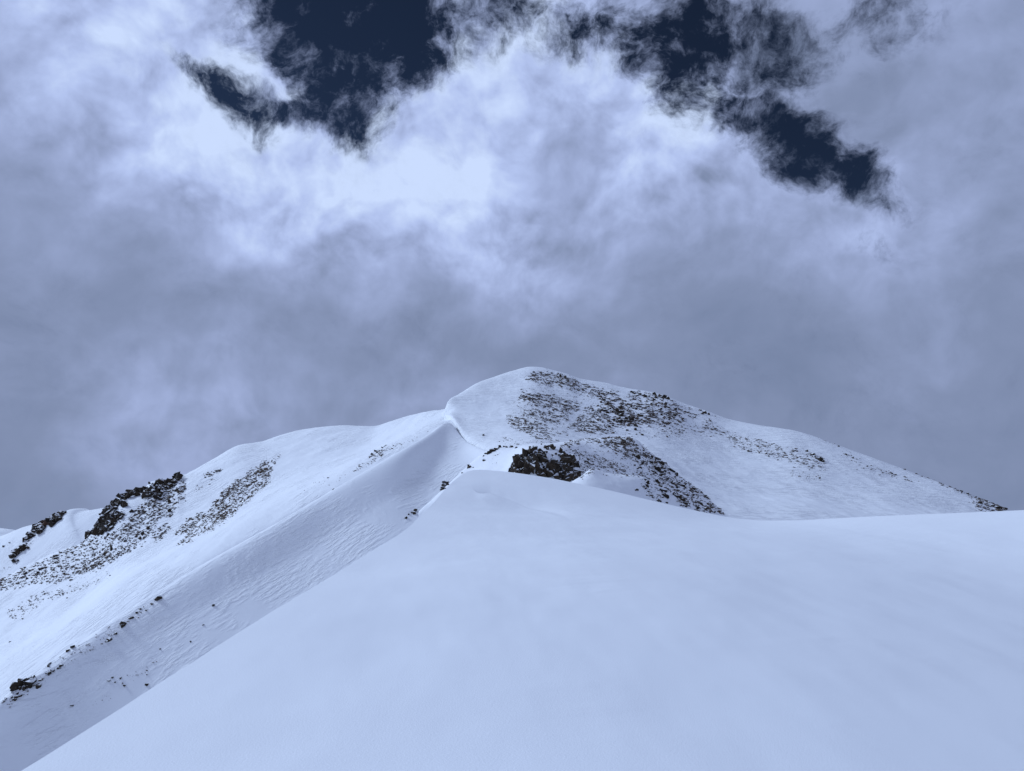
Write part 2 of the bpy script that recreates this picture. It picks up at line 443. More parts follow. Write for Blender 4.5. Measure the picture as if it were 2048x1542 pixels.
# --- snow drift beside the outcrop
drift_c = [(1105, 1000, 62), (1120, 986, 64), (1141, 965, 66), (1165, 950, 68), (1184, 937.5, 70), (1195, 940, 70.5), (1210, 945, 71), (1241, 949, 72), (1282, 953, 73), (1310, 966, 74), (1340, 984, 74), (1370, 1003, 74), (1420, 1032, 74), (1460, 1055, 74)]
drift_m = [(1105, 1020, 59), (1141, 985, 61), (1184, 962, 64), (1241, 972, 66), (1300, 985, 69), (1370, 1020, 70), (1460, 1070, 71)]
drift_b = [(1105, 1060, 56), (1141, 1030, 57), (1241, 1030, 59), (1300, 1040, 62), (1370, 1060, 64), (1460, 1090, 66)]
def d_drift(P, PX, v, qx, qy):
    P[..., 2] += 0.10 * fbm(P[..., 0] / 2.2, P[..., 1] / 3.0, 4, 31)
    return P
L = Layer('snow_drift', 1105, 1460, 300, [drift_b, drift_m, drift_c], [30, 60, 10, 12], [(0, 1.5, -0.9), (0, 6, -6)], M_KNOLL, d_drift)
structure(L.obj, 'small sharp-topped snow drift just right of the rock outcrop', 'snow drift')

# --- knoll behind the crest, carrying the outcrop and the scree rib
kn_c = [(840, 1022, 86), (865, 999, 90), (885, 981, 92), (905, 962, 95), (925, 943, 97), (945, 925, 99), (965, 909, 101), (985, 898, 103), (1010, 893, 104), (1060, 894, 105), (1100, 893, 106), (1125, 889, 108), (1150, 882, 110), (1180, 878, 112),
        (1220, 876, 114), (1250, 874, 115), (1268, 879, 115), (1290, 899, 114), (1320, 923, 112), (1345, 943, 110), (1370, 963, 107), (1400, 984, 104), (1420, 1003, 102), (1450, 1033, 98), (1500, 1078, 92)]
kn_m = [(840, 1060, 80), (905, 990, 86), (940, 955, 90), (985, 930, 89), (1012, 932, 85), (1040, 913, 83), (1060, 903, 82), (1090, 902, 83), (1130, 904, 84), (1150, 918, 85), (1168, 928, 87), (1190, 928, 89.5), (1250, 932, 95), (1320, 962, 98), (1400, 1008, 97), (1450, 1045, 94), (1500, 1088, 89)]
kn_b = [(840, 1090, 76), (905, 1040, 78), (940, 1010, 79), (1020, 985, 79), (1090, 985, 79), (1160, 990, 79), (1250, 1010, 80), (1350, 1035, 84), (1450, 1070, 86), (1500, 1110, 85)]
def d_knoll(P, PX, v, qx, qy):
    x, y = P[..., 0], P[..., 1]
    rough = sstep(1080, 1180, PX)[None]
    P[..., 2] += 0.12 * fbm(x / 4, y / 5, 3, 41) + rough * 0.16 * fbm(x / 1.3, y / 2.2, 4, 43) * np.clip(v[:, None], 0, 1)
    return P
L = Layer('rocky_knoll', 840, 1500, 560, [kn_b, kn_m, kn_c], [50, 85, 8, 10], [(0, 3, -0.7), (0, 20, -14)], M_KNOLL, d_knoll)
structure(L.obj, 'snowy knoll between the near crest and the peak, with scree on its right side', 'knoll')

# --- shaded spur falling to the lower left
sp_c = [(-350, 1640, 170), (0, 1400, 190), (90, 1333, 199), (180, 1270, 207), (290, 1199, 217), (400, 1132, 226), (560, 1042, 240), (650, 989, 250), (720, 948, 258), (800, 902, 270), (850, 873, 285), (880, 852, 304), (893, 839, 322), (905, 846, 319), (915, 867, 306), (930, 883, 291), (960, 897, 272), (1030, 917, 250)]
sp_m = [(-350, 1715, 163), (0, 1478, 185), (200, 1345, 199), (400, 1222, 213), (650, 1082, 233), (800, 992, 248), (880, 930, 268), (930, 935, 262), (1030, 960, 240)]
sp_b = [(-350, 1830, 152), (0, 1620, 176), (200, 1470, 189), (400, 1345, 198), (650, 1200, 214), (800, 1105, 226), (880, 1040, 238), (1030, 1040, 226)]
def d_spur(P, PX, v, qx, qy):
    x, y = P[..., 0], P[..., 1]
    v = v[:, None]
    c, s_ = math.cos(math.radians(-50)), math.sin(math.radians(-50))
    a, b_ = x * c - y * s_, x * s_ + y * c
    P[..., 2] += 0.9 * fbm(x / 30, y / 40, 3, 51) * sstep(1.0, 0.7, v)
    mask = sstep(0.0, 0.35, fbm(x / 26, y / 26, 3, 53) + 0.35 - 1.6 * np.abs(v - 0.62)) * sstep(120, 520, PX)[None] * sstep(930, 880, PX)[None]
    P[..., 2] += mask * 0.16 * fbm(a / 1.2, b_ / 3.5, 3, 55)
    # rocky lip along the lower part of the crest
    P[..., 2] += 0.5 * fbm(x / 5, y / 5, 3, 57) * np.exp(-((v - 1.0) / 0.12) ** 2) * sstep(380, 250, PX)[None]
    return P
L = Layer('shaded_spur', -350, 1030, 820, [sp_b, sp_m, sp_c], [70, 165, 8, 10], [(-2.0, 3, -0.8), (-16, 22, -18)], M_SPUR, d_spur, 14.0, 6.0)
structure(L.obj, 'long shaded snow spur running from the cornice down to the lower left', 'snow slope')

# --- main peak
pk_c = [(888, 829, 362), (893, 816, 368), (897, 805, 372), (903, 799, 378), (915, 795, 388), (930, 786, 400), (955, 771, 417), (990, 758, 434), (1030, 745, 446), (1062, 738, 450), (1085, 740, 452), (1100, 744, 452), (1130, 752, 450), (1160, 762, 448),
        (1200, 768, 445), (1250, 780, 440), (1300, 788, 435), (1325, 795, 432), (1350, 806, 430), (1400, 824, 425), (1450, 842, 415), (1500, 852, 405), (1560, 861, 395), (1600, 871, 388), (1650, 889, 378), (1700, 908, 368), (1760, 931, 355), (1800, 946, 345),
        (1850, 964, 335), (1900, 985, 325), (1950, 1003, 318), (1990, 1020, 312), (2100, 1068, 300), (2400, 1180, 290)]
pk_e = [(888, 834, 356), (893, 836, 350), (905, 844, 330), (915, 866, 308), (930, 882, 292), (960, 896, 273), (1000, 908, 257), (1100, 955, 222), (1300, 1010, 206), (1550, 1060, 206), (1800, 1065, 222), (2000, 1066, 240), (2100, 1090, 245), (2400, 1190, 260)]
pk_d = [(888, 840, 357), (893, 842, 350.5), (905, 850, 330.2), (915, 872, 308), (930, 888, 292), (960, 902, 272.5), (1000, 918, 255), (1100, 985, 216), (1300, 1035, 200), (1550, 1075, 200), (1800, 1080, 216), (2000, 1082, 234), (2100, 1110, 240), (2400, 1200, 255)]
pk_b = [(888, 900, 346), (930, 930, 293), (960, 960, 271), (1000, 980, 250), (1100, 1030, 205), (1300, 1080, 188), (1550, 1110, 190), (1800, 1110, 200), (2000, 1110, 215), (2400, 1240, 240)]
xs = sorted({p[0] for p in pk_c} | {p[0] for p in pk_e})
pk_m = blend(pk_e, pk_c, 0.52, 0.44, xs)
def d_peak(P, PX, v, qx, qy):
    x, y = P[..., 0], P[..., 1]
    v = v[:, None]
    body = sstep(895, 960, PX)[None]
    P[..., 2] += body * (1.6 * fbm(x / 45, y / 60, 3, 61) + 0.5 * fbm(x / 11 + y / 60, y / 16, 3, 62)) * sstep(1.02, 0.75, v)
    # wind terraces running across the snowfield
    P[..., 2] += body * 0.22 * fbm(x / 9.0, (y + 0.35 * x) / 2.2, 4, 63) * sstep(0.25, 0.4, v)
    # crumbling cornice edge
    P[..., 0] += (1 - sstep(905, 960, PX)[None]) * 0.9 * fbm(y / 5, x * 0 + P[..., 2] / 4, 3, 65) * sstep(0.3, 0.45, v)
    P[..., 2] += 0.6 * fbm(x / 3.5, y / 9.0, 3, 67) * np.exp(-((v - 1) / 0.04) ** 2) * (0.45 + 0.55 * sstep(1120, 1250, PX)[None])
    return P
L = Layer('main_peak', 888, 2400, 900, [pk_b, pk_d, pk_e, pk_m, pk_c], [8, 8, 120, 135, 8, 10], [(0, 7, -1.0), (0, 70, -55)], M_PEAK, d_peak, 5.0)
structure(L.obj, 'snow covered mountain peak with a curling cornice on its left and scree on its face', 'mountain')

# --- left ridge
l1_c = [(-350, 1330, 400), (-150, 1232, 405), (0, 1160, 412), (60, 1128, 415), (120, 1101, 418), (173, 1080, 423), (183, 1063, 425), (195, 1057, 426), (201, 1052, 427), (210, 1035, 428), (222, 1010, 430), (235, 999, 432), (247, 991, 434), (260, 984, 437), (280, 979, 441), (294, 973, 444), (302, 964, 446), (316, 961, 448), (335, 960, 451), (348, 956, 453), (359, 949, 455), (370, 950, 457), (378, 946, 458), (430, 917, 475), (480, 891, 488), (520, 885, 495), (560, 872, 500),
        (600, 862, 504), (640, 857, 505), (690, 854, 502), (740, 856, 495), (780, 845, 480), (820, 835, 456), (845, 829, 436), (880, 826, 410), (895, 824, 392), (930, 824, 375)]
l1_n = [(-350, 1640, 215), (0, 1402, 232), (180, 1272, 248), (400, 1134, 265), (650, 990, 285), (800, 904, 300), (880, 854, 315), (930, 846, 318)]
l1_b = [(x, y + 110, d - 12) for x, y, d in l1_n]
xs = [p[0] for p in l1_c]
l1_m = blend(l1_n, l1_c, 0.5, 0.46, xs)
def d_left(P, PX, v, qx, qy):
    x, y = P[..., 0], P[..., 1]
    v = v[:, None]
    P[..., 2] += (2.2 * fbm(x / 50, y / 60, 3, 71) + 0.5 * fbm(x / 13, y / 13, 3, 72)) * sstep(1.0, 0.8, v)
    c, s_ = math.cos(math.radians(-52)), math.sin(math.radians(-52))
    a, b_ = x * c - y * s_, x * s_ + y * c
    P[..., 2] += 0.20 * fbm(a / 2.2, b_ / 7.0, 4, 73)
    P[..., 2] += 0.9 * fbm(x / 5.5, y / 12, 4, 75) * np.exp(-((v - 1) / 0.03) ** 2) * sstep(400, 470, PX)[None]
    P[..., 2] += 0.5 * fbm(x / 4, y / 6, 4, 77) * np.exp(-((v - 1) / 0.10) ** 2) * sstep(420, 370, PX)[None]
    return P
L = Layer('left_ridge', -350, 930, 730, [l1_b, l1_n, l1_m, l1_c], [10, 108, 108, 8, 10], [(-3, 7, -1.2), (-25, 60, -50)], M_LEFT, d_left)
structure(L.obj, 'bright snow ridge left of the peak with rocks on its left shoulder', 'ridge')

l2_c = [(-400, 1150, 740), (-100, 1098, 725), (0, 1077, 720), (40, 1064, 710), (70, 1052, 705), (100, 1044, 700), (130, 1032, 695), (152, 1022, 690), (163, 1017, 685), (172, 1017, 683), (180, 1021, 682), (215, 1016, 680), (240, 1012, 680), (300, 1004, 680), (420, 996, 680)]
l2_b = [(-400, 1330, 540), (0, 1230, 550), (100, 1165, 560), (200, 1115, 570), (420, 1050, 590)]
def d_l2(P, PX, v, qx, qy):
    x, y = P[..., 0], P[..., 1]
    P[..., 2] += 2.0 * fbm(x / 50, y / 60, 3, 81) * sstep(1.0, 0.8, v)[:, None] + 0.25 * fbm(x / 5, y / 10, 3, 83)
    return P
L = Layer('back_ridge', -400, 420, 420, [l2_b, l2_c], [150, 8, 12], [(0, 6, -1.2), (0, 60, -50)], M_LEFT, d_l2)
structure(L.obj, 'second snow ridge behind the left shoulder, reaching the left edge', 'ridge')

l3_c = [(-700, 1000, 1500), (-200, 1040, 1350), (-60, 1049, 1300), (0, 1056, 1280), (20, 1059, 1270), (33, 1061, 1265), (60, 1070, 1260), (250, 1110, 1200)]
l3_b = [(-700, 1150, 1000), (0, 1140, 1000), (250, 1150, 1000)]
def d_l3(P, PX, v, qx, qy):
    P[..., 2] += 1.5 * fbm(P[..., 0] / 25, P[..., 1] / 40, 4, 91)
    return P
L = Layer('far_ridge', -700, 250, 260, [l3_b, l3_c], [60, 6, 8], [(0, 15, -3), (0, 120, -90)], M_FAR, d_l3)
structure(L.obj, 'distant snow ridge just showing at the far left edge', 'ridge')

# --- snowy valley floor reaching the horizon
n = 90
gx = np.sinh(np.linspace(-4, 4, n)) / math.sinh(4) * 14000
X, Y = np.meshgrid(gx, gx)
P = np.stack([X, Y, -150 + 18 * fbm(X / 900, Y / 900, 4, 101)], -1)
structure(mesh_grid('valley_ground', P, M_FAR), 'snow covered valley ground far below the ridges', 'ground')

# ------------------------------------------------------------------ rocks
def hull_mesh(seed, npts, flat=1.0, box=0.0):
    """an angular broken stone: convex hull of points on a squashed rounded box; radius about 0.5"""
    import bmesh
    r = np.random.default_rng(seed)
    p = r.normal(size=(npts, 3)); p /= np.linalg.norm(p, axis=1, keepdims=True)
    if box > 0:
        q = np.sign(p) * np.abs(p) ** (1 - box); q /= np.max(np.abs(q), axis=1, keepdims=True) ** 0.6
        p = q
    p *= r.uniform(0.36, 0.54, (npts, 1)); p[:, 2] *= flat
    bm = bmesh.new()
    for v in p: bm.verts.new(v)
    res = bmesh.ops.convex_hull(bm, input=bm.verts)
    junk = [v for v in bm.verts if not v.link_faces]
    bmesh.ops.delete(bm, geom=junk, context='VERTS')
    bmesh.ops.recalc_face_normals(bm, faces=bm.faces)
    me = bpy.data.meshes.new('stone_shape'); bm.to_mesh(me); bm.free()
    return me

def variants(n, seed, npts, flat, box, mat):
    out = []
    for k in range(n):
        me = hull_mesh(seed + k, npts, flat, box); me.materials.append(mat); out.append(me)
    return out
V_BOULD = variants(16, 100, 13, 0.85, 0.3, M_ROCK)
V_BLOCK = variants(18, 200, 12, 1.0, 0.5, M_ROCKN)
V_BLOCKF = variants(16, 300, 11, 1.0, 0.45, M_ROCK)
V_RED = variants(6, 400, 20, 0.9, 0.45, M_RED)
V_SNOW = variants(6, 450, 26, 0.6, 0.0, M_KNOLL)
for me in V_SNOW: me.polygons.foreach_set('use_smooth', np.ones(len(me.polygons), dtype=bool))
TINY = []
for k in range(14):
    me = hull_mesh(500 + k, 9, 0.8, 0.1)
    v = np.empty(len(me.vertices) * 3); me.vertices.foreach_get('co', v)
    TINY.append((v.reshape(-1, 3), np.array([list(p.vertices) for p in me.polygons])))
    bpy.data.meshes.remove(me)

def inside(poly, x, y):
    poly = np.asarray(poly, float); n = len(poly); r = np.zeros(np.shape(x), bool); j = n - 1
    for i in range(n):
        xi, yi = poly[i]; xj, yj = poly[j]
        r ^= ((yi > y) != (yj > y)) & (x < (xj - xi) * (y - yi) / (yj - yi + 1e-12) + xi)
        j = i
    return r

def zoomed(poly, ox, oy, k): return [(ox + a / k, oy + b / k) for a, b in poly]

def scatter_stones(name, label, layers, patches, mat, tilt=0.0, streak=0.0):
    """scree: thousands of small stones standing out of the snow, one joined mesh of real stones.
    patches: (polygon, stones per 100 square pixels, smallest, largest size in pixels, clumping)"""
    VV, FF, off = [], [], 0
    for poly, dens, s0, s1, clump in patches:
        pa = np.asarray(poly, float); lo, hi = pa.min(0) - 6, pa.max(0) + 6
        area = (hi[0] - lo[0]) * (hi[1] - lo[1])
        n = int(area * dens / 100 * 9.0)
        q = RNG.uniform(lo, hi, (n, 2))
        wob = 11.0
        jx = q[:, 0] + wob * fbm(q[:, 0] / 14, q[:, 1] / 9, 3, 7); jy = q[:, 1] + wob * 0.7 * fbm(q[:, 0] / 14, q[:, 1] / 9, 3, 8)
        jx = jx + RNG.normal(size=n) * 2.5; jy = jy + RNG.normal(size=n) * 2.0      # no hard borders
        ok = inside(pa, jx, jy)
        ca, sa = math.cos(tilt), math.sin(tilt)
        u, w = q[:, 0] * ca + q[:, 1] * sa, -q[:, 0] * sa + q[:, 1] * ca
        f = fbm(u / 15, w / 4, 4, 11, 0.7)
        ok &= RNG.uniform(0, 1, n) < np.clip(0.46 + clump * f * 2.6, 0.02, 1.0) * 0.9
        for (px, py) in q[ok]:
            hit = locate(px, py, layers)
            if hit is None: continue
            pos, nor, dep = hit
            sz = (0.5 * s0 + (s1 - 0.5 * s0) * RNG.uniform() ** 5.5) * dep / FPX
            v, fc = TINY[RNG.integers(len(TINY))]
            a = streak + RNG.normal() * 0.5; c, s_ = math.cos(a), math.sin(a)
            vv = v * np.array([sz * RNG.uniform(1.0, 2.4), sz * RNG.uniform(0.7, 1.2), sz * RNG.uniform(0.55, 1.0)])
            b = RNG.uniform(-0.3, 0.3); cb, sb = math.cos(b), math.sin(b)
            vv = np.stack([vv[:, 0] * cb + vv[:, 2] * sb, vv[:, 1], -vv[:, 0] * sb + vv[:, 2] * cb], -1)
            vv = np.stack([vv[:, 0] * c - vv[:, 1] * s_, vv[:, 0] * s_ + vv[:, 1] * c, vv[:, 2]], -1)
            VV.append(vv + pos + nor * sz * 0.10)
            FF.append(fc + off); off += len(v)
    V = np.concatenate(VV); F = np.concatenate(FF)
    me = bpy.data.meshes.new(name)
    me.vertices.add(len(V)); me.vertices.foreach_set('co', V.astype(np.float32).ravel())
    me.loops.add(F.size); me.loops.foreach_set('vertex_index', F.ravel().astype(np.int32))
    me.polygons.add(len(F))
    me.polygons.foreach_set('loop_start', np.arange(0, F.size, 3, dtype=np.int32))
    me.polygons.foreach_set('loop_total', np.full(len(F), 3, dtype=np.int32))
    me.update(); me.validate(); me.materials.append(mat)
    o = bpy.data.objects.new(name, me); COL.objects.link(o)
    o['kind'] = 'stuff'; o['label'] = label; o['category'] = 'scree'
    pass
    return o

Z1 = lambda p: zoomed(p, 860, 700, 3.4133)
Z2 = lambda p: zoomed(p, 0, 840, 3.4133)
Z4 = lambda p: zoomed(p, 1400, 780, 3.1605)
peak_patches = [
    (Z1([(650, 165), (720, 150), (900, 168), (985, 205), (1000, 250), (920, 250), (760, 232), (660, 215)]), 24, 1.4, 3.6, .8),
    (Z1([(900, 240), (985, 222), (1150, 262), (1260, 290), (1290, 345), (1150, 330), (1000, 290)]), 17, 1.4, 4, .9),
    (Z1([(640, 290), (760, 300), (1010, 365), (1022, 400), (950, 442), (820, 405), (700, 372), (610, 340)]), 26, 1.4, 3.6, .8),
    (Z1([(620, 400), (760, 415), (950, 455), (940, 490), (800, 495), (640, 445)]), 22, 1.4, 3.4, .8),
    (Z1([(525, 450), (640, 458), (800, 520), (845, 605), (760, 600), (620, 560), (530, 505)]), 27, 1.4, 3.6, .7),
    (Z1([(1080, 385), (1115, 420), (1245, 540), (1245, 578), (1060, 565), (945, 520), (1040, 450)]), 26, 1.4, 3.6, .7),
    (Z1([(1150, 340), (1330, 330), (1600, 400), (1720, 480), (1560, 525), (1400, 505), (1250, 525), (1130, 420)]), 12, 1.6, 5.5, .9),
    (Z1([(1320, 290), (1480, 295), (1600, 330), (1760, 440), (1770, 480), (1600, 410), (1400, 345)]), 10, 1.5, 5, .9),
    (Z1([(1560, 520), (1880, 505), (1970, 560), (1780, 565), (1600, 590)]), 7, 1.4, 3.5, .9),
    (Z1([(1960, 560), (2048, 570), (2048, 630), (2000, 610)]), 6, 1.4, 3.5, .9),
    (Z1([(440, 595), (720, 620), (870, 640), (700, 668), (560, 652)]), 6, 1.3, 3, 1.),
    (Z1([(830, 530), (960, 565), (940, 590), (860, 585)]), 8, 1.4, 4, 1.),
    (Z1([(800, 610), (880, 630), (860, 660), (800, 640)]), 16, 1.4, 3.4, .7),
    (Z1([(600, 240), (1000, 250), (1300, 350), (1100, 560), (520, 520), (560, 330)]), 2.2, 1.2, 2.6, 1.1),
    (Z1([(1100, 300), (1500, 290), (1900, 450), (1980, 590), (1500, 600), (1240, 590)]), 2.2, 1.2, 3, 1.1),
    (Z4([(140, 285), (330, 318), (520, 370), (740, 440), (785, 505), (640, 485), (440, 432), (210, 370)]), 9, 1.4, 3.6, .9),
    (Z4([(550, 505), (770, 560), (690, 580), (570, 545)]), 5, 1.4, 3, .9),
    (Z4([(1180, 472), (1350, 540), (1500, 598), (1640, 648), (1780, 706), (1880, 765), (1780, 765), (1650, 695), (1500, 622), (1250, 512)]), 20, 1.4, 4.2, .8),
    (Z4([(1780, 706), (1880, 765), (1760, 768), (1640, 700)]), 18, 1.6, 5, .6),
    (Z4([(790, 385), (900, 425), (1000, 485), (1310, 580), (1250, 582), (980, 500), (820, 410)]), 6, 1.4, 4, 1.),
    (Z4([(640, 285), (760, 325), (810, 358), (700, 318)]), 8, 1.4, 3, 1.),
    (Z4([(0, 195), (150, 275), (140, 295), (0, 255)]), 8, 1.4, 4, 1.),
]
scatter_stones('peak_scree', 'dark grey-brown stones poking through the snow on the main peak', ['main_peak'], peak_patches, M_SCREE, 0.25, -0.2)
knoll_patches = [
    (Z1([(900, 660), (960, 620), (1100, 598), (1250, 590), (1320, 578), (1400, 640), (1500, 710), (1600, 765), (1620, 825), (1480, 795), (1300, 725), (1200, 660), (1080, 620), (960, 668)]), 20, 1.4, 5, .8),
    (Z1([(905, 670), (1040, 700), (1200, 755), (1350, 798), (1340, 855), (1200, 815), (1090, 790), (960, 700)]), 18, 1.4, 4.5, .9),
    (Z1([(985, 740), (1110, 800), (1060, 860), (1020, 870)]), 26, 1.3, 3.4, .5),
    (Z1([(1180, 590), (1320, 578), (1380, 640), (1300, 650)]), 26, 1.4, 4, .5),
    (Z1([(1480, 770), (1680, 860), (1800, 940), (1960, 1040), (2015, 1128), (1800, 1095), (1680, 1030), (1560, 905)]), 11, 1.6, 5.5, .9),
    (Z1([(1440, 880), (1560, 880), (1610, 1010), (1540, 1035), (1460, 965)]), 5, 1.6, 5, .9),
    (Z1([(1350, 820), (1500, 840), (1560, 890), (1420, 870)]), 10, 1.4, 4, .9),
    (Z1([(930, 640), (1250, 590), (1620, 800), (1500, 880), (1060, 850)]), 2.5, 1.3, 3, 1.),
]
scatter_stones('knoll_scree', 'small dark stones strewn over the knoll beside the rock outcrop', ['rocky_knoll', 'snow_drift'], knoll_patches, M_SCREE, 0.45, -0.5)
left_patches = [
    (Z2([(1100, 400), (1235, 378), (1275, 470), (1230, 565), (1180, 645), (1040, 705), (880, 805), (740, 810), (870, 700), (960, 600), (1010, 540), (1100, 540)]), 15, 1.5, 4.6, .8),
    (Z2([(580, 815), (760, 790), (920, 790), (1060, 690), (1060, 760), (900, 885), (760, 975), (600, 1055), (440, 1105), (200, 1125), (0, 1175), (0, 1105), (200, 1015), (400, 915)]), 10, 1.5, 4.8, .9),
    (Z2([(640, 960), (740, 890), (800, 900), (760, 960), (600, 1050), (540, 1060)]), 16, 1.6, 5, .7),
    (Z2([(1190, 760), (1380, 620), (1400, 650), (1290, 760), (1200, 790)]), 13, 1.6, 5, .8),
    (Z2([(1050, 750), (1150, 705), (1180, 740), (1110, 800), (1050, 840)]), 11, 1.6, 5, .8),
    (Z2([(40, 1350), (130, 1270), (300, 1180), (600, 1110), (750, 1040), (760, 1060), (560, 1170), (300, 1240), (150, 1345)]), 5, 1.4, 4, 1.),
    (Z2([(1330, 450), (1385, 450), (1370, 492), (1330, 492)]), 9, 1.5, 3.5, .5),
    (Z2([(1430, 400), (1460, 400), (1445, 440), (1420, 440)]), 6, 1.5, 3.5, .5),
    (Z2([(1390, 378), (1500, 338), (1508, 350), (1440, 380)]), 17, 1.5, 5, .4),
    (Z2([(0, 1090), (60, 1060), (40, 1160), (0, 1180)]), 20, 1.6, 5, .4),
    (zoomed([(530, 830), (720, 700), (900, 570), (1010, 530), (1000, 570), (880, 640), (740, 740), (560, 840)], 600, 780, 5.12), 8, 1.3, 3.4, .9),
    (zoomed([(720, 705), (800, 620), (900, 565), (880, 620), (760, 690)], 600, 780, 5.12), 16, 1.6, 4.5, .5),
    (zoomed([(900, 620), (1300, 420), (1330, 430), (1000, 610)], 600, 780, 5.12), 5, 1.2, 2.4, 1.),
    (zoomed([(0, 1040), (300, 860), (560, 800), (360, 960), (60, 1080)], 600, 780, 5.12), 1.2, 1.2, 2.6, 1.),
]
scatter_stones('ridge_scree', 'dark stones and snow mixed below the outcrop on the left ridge', ['left_ridge'], left_patches, M_SCREE, -0.55, 0.75)
turf_patches = [
    (Z2([(1740, 320), (1865, 275), (1850, 345), (1830, 430), (1690, 560), (1550, 690), (1400, 775), (1220, 860), (1300, 745), (1450, 600), (1560, 480)]), 20, 1.5, 3.8, .8),
    (Z2([(1540, 470), (1660, 390), (1600, 500), (1480, 590), (1450, 600)]), 26, 1.5, 4, .4),
    (Z2([(1460, 650), (1540, 580), (1640, 580), (1560, 660), (1480, 700)]), 26, 1.5, 4, .4),
    (Z2([(1750, 350), (1850, 310), (1840, 335), (1760, 368)]), 26, 1.5, 4.4, .3),
    (Z2([(1730, 320), (1860, 255), (1920, 238), (1900, 260), (1760, 330)]), 9, 1.4, 3.2, .8),
]
scatter_stones('brown_turf_scree', 'long brown strip of stones and dry turf slanting across the left ridge', ['left_ridge'], turf_patches, M_TURF, -0.6, 0.75)
scatter_stones('back_ridge_scree', 'thin scatter of stones on the second snow ridge at the left edge', ['back_ridge'],
    [(zoomed([(240, 1240), (420, 1090), (500, 1080), (300, 1190), (60, 1310), (40, 1300)], 0, 1000, 8.565), 10, 1.4, 4, .8),
     (zoomed([(720, 780), (830, 690), (850, 690), (740, 780)], 0, 1000, 8.565), 20, 1.6, 4, .3),
     (zoomed([(0, 780), (120, 720), (280, 680), (120, 740), (20, 800)], 0, 1000, 8.565), 6, 1.2, 2.6, .8)], M_SCREE, -0.5)
scatter_stones('far_ridge_scree', 'line of dark stones on the distant ridge at the left edge', ['far_ridge'],
    [([(0, 1075), (17, 1072), (17, 1075), (0, 1079)], 40, 1.2, 2.4, .3), ([(20, 1059), (33, 1061), (32, 1063), (22, 1062)], 30, 1.2, 2.4, .3)], M_SCREE)
def spur_dash():
    pz = lambda p: zoomed(p, 0, 1140, 3.4133)
    return [(pz([(600, 900), (700, 870), (900, 700), (1050, 600), (1100, 620), (900, 760), (700, 920), (620, 930)]), 0.5, 1.5, 3.5, 1.),
            (pz([(20, 900), (330, 640), (450, 570), (1000, 240), (1150, 140), (1120, 190), (800, 430), (450, 650), (250, 800), (60, 930)]), 1.6, 1.4, 4.2, 1.),
            (zoomed([(1900, 730), (2048, 560), (2000, 760)], 600, 780, 5.12), 2, 1.3, 3, 1.)]
scatter_stones('spur_scree', 'few tiny dark stones along the crest and face of the shaded spur', ['shaded_spur', 'rocky_knoll'], spur_dash(), M_SCREE, -0.6)

# --- outcrops: an Empty with one mesh for each block
def rock_rot(r, spread):
    return (r.uniform(-spread, spread), r.uniform(-spread, spread), r.uniform(0, 6.28))

def outcrop(name, label, layers, polys, size, shapes, seed, spread=0.5, fill=0.72, proud=0.25, tall=1.0, extra=(), snow=()):
    r = random.Random(seed)
    spots = []
    for poly in polys:
        pa = np.asarray(poly, float); lo, hi = pa.min(0), pa.max(0)
        y = lo[1]; k = 0
        while y <= hi[1]:
            x = lo[0] + (k % 2) * size * 0.3
            while x <= hi[0]:
                px, py = x + r.uniform(-.3, .3) * size, y + r.uniform(-.3, .3) * size
                if inside(pa, np.array([px]), np.array([py]))[0] and r.random() < fill:
                    spots.append((px, py, size * (r.uniform(0.7, 1.5) if r.random() < 0.7 else r.uniform(1.6, 2.4))))
                x += size * 0.62
            y += size * 0.55; k += 1
    spots += list(extra)
    made = []
    for px, py, s_ in spots:
        h = locate(px, py, layers)
        if h is not None: made.append((h, s_))
    cen = np.mean([h[0] for h, _ in made], axis=0)
    e = bpy.data.objects.new(name, None); COL.objects.link(e)
    e.location = cen; e['label'] = label; e['category'] = 'rock outcrop'
    e.empty_display_size = 0.5
    for (pos, nor, dep), s_ in made:
        m = s_ * dep / FPX
        o = bpy.data.objects.new('rock_block', r.choice(shapes)); COL.objects.link(o)
        o.parent = e
        o.location = pos + nor * m * (proud + r.uniform(-.12, .12)) - cen
        o.rotation_euler = rock_rot(r, spread)
        o.scale = (m * r.uniform(.85, 1.25), m * r.uniform(.85, 1.15), m * r.uniform(.8, 1.3) * tall)
    for px, py, s_ in snow:
        h = locate(px, py, layers)
        if h is None: continue
        pos, nor, dep = h; m = s_ * dep / FPX
        o = bpy.data.objects.new('snow_patch', r.choice(V_SNOW)); COL.objects.link(o)
        o.parent = e
        o.location = pos + nor * m * 0.42 - cen
        o.rotation_euler = Vector((nor[0], nor[1], nor[2] + 0.6)).to_track_quat('Z', 'Y').to_euler()
        o.rotation_euler.rotate_axis('Z', r.uniform(0, 6.28))
        o.scale = (m * r.uniform(1, 1.9), m * r.uniform(.6, .9), m * .55)
    return e

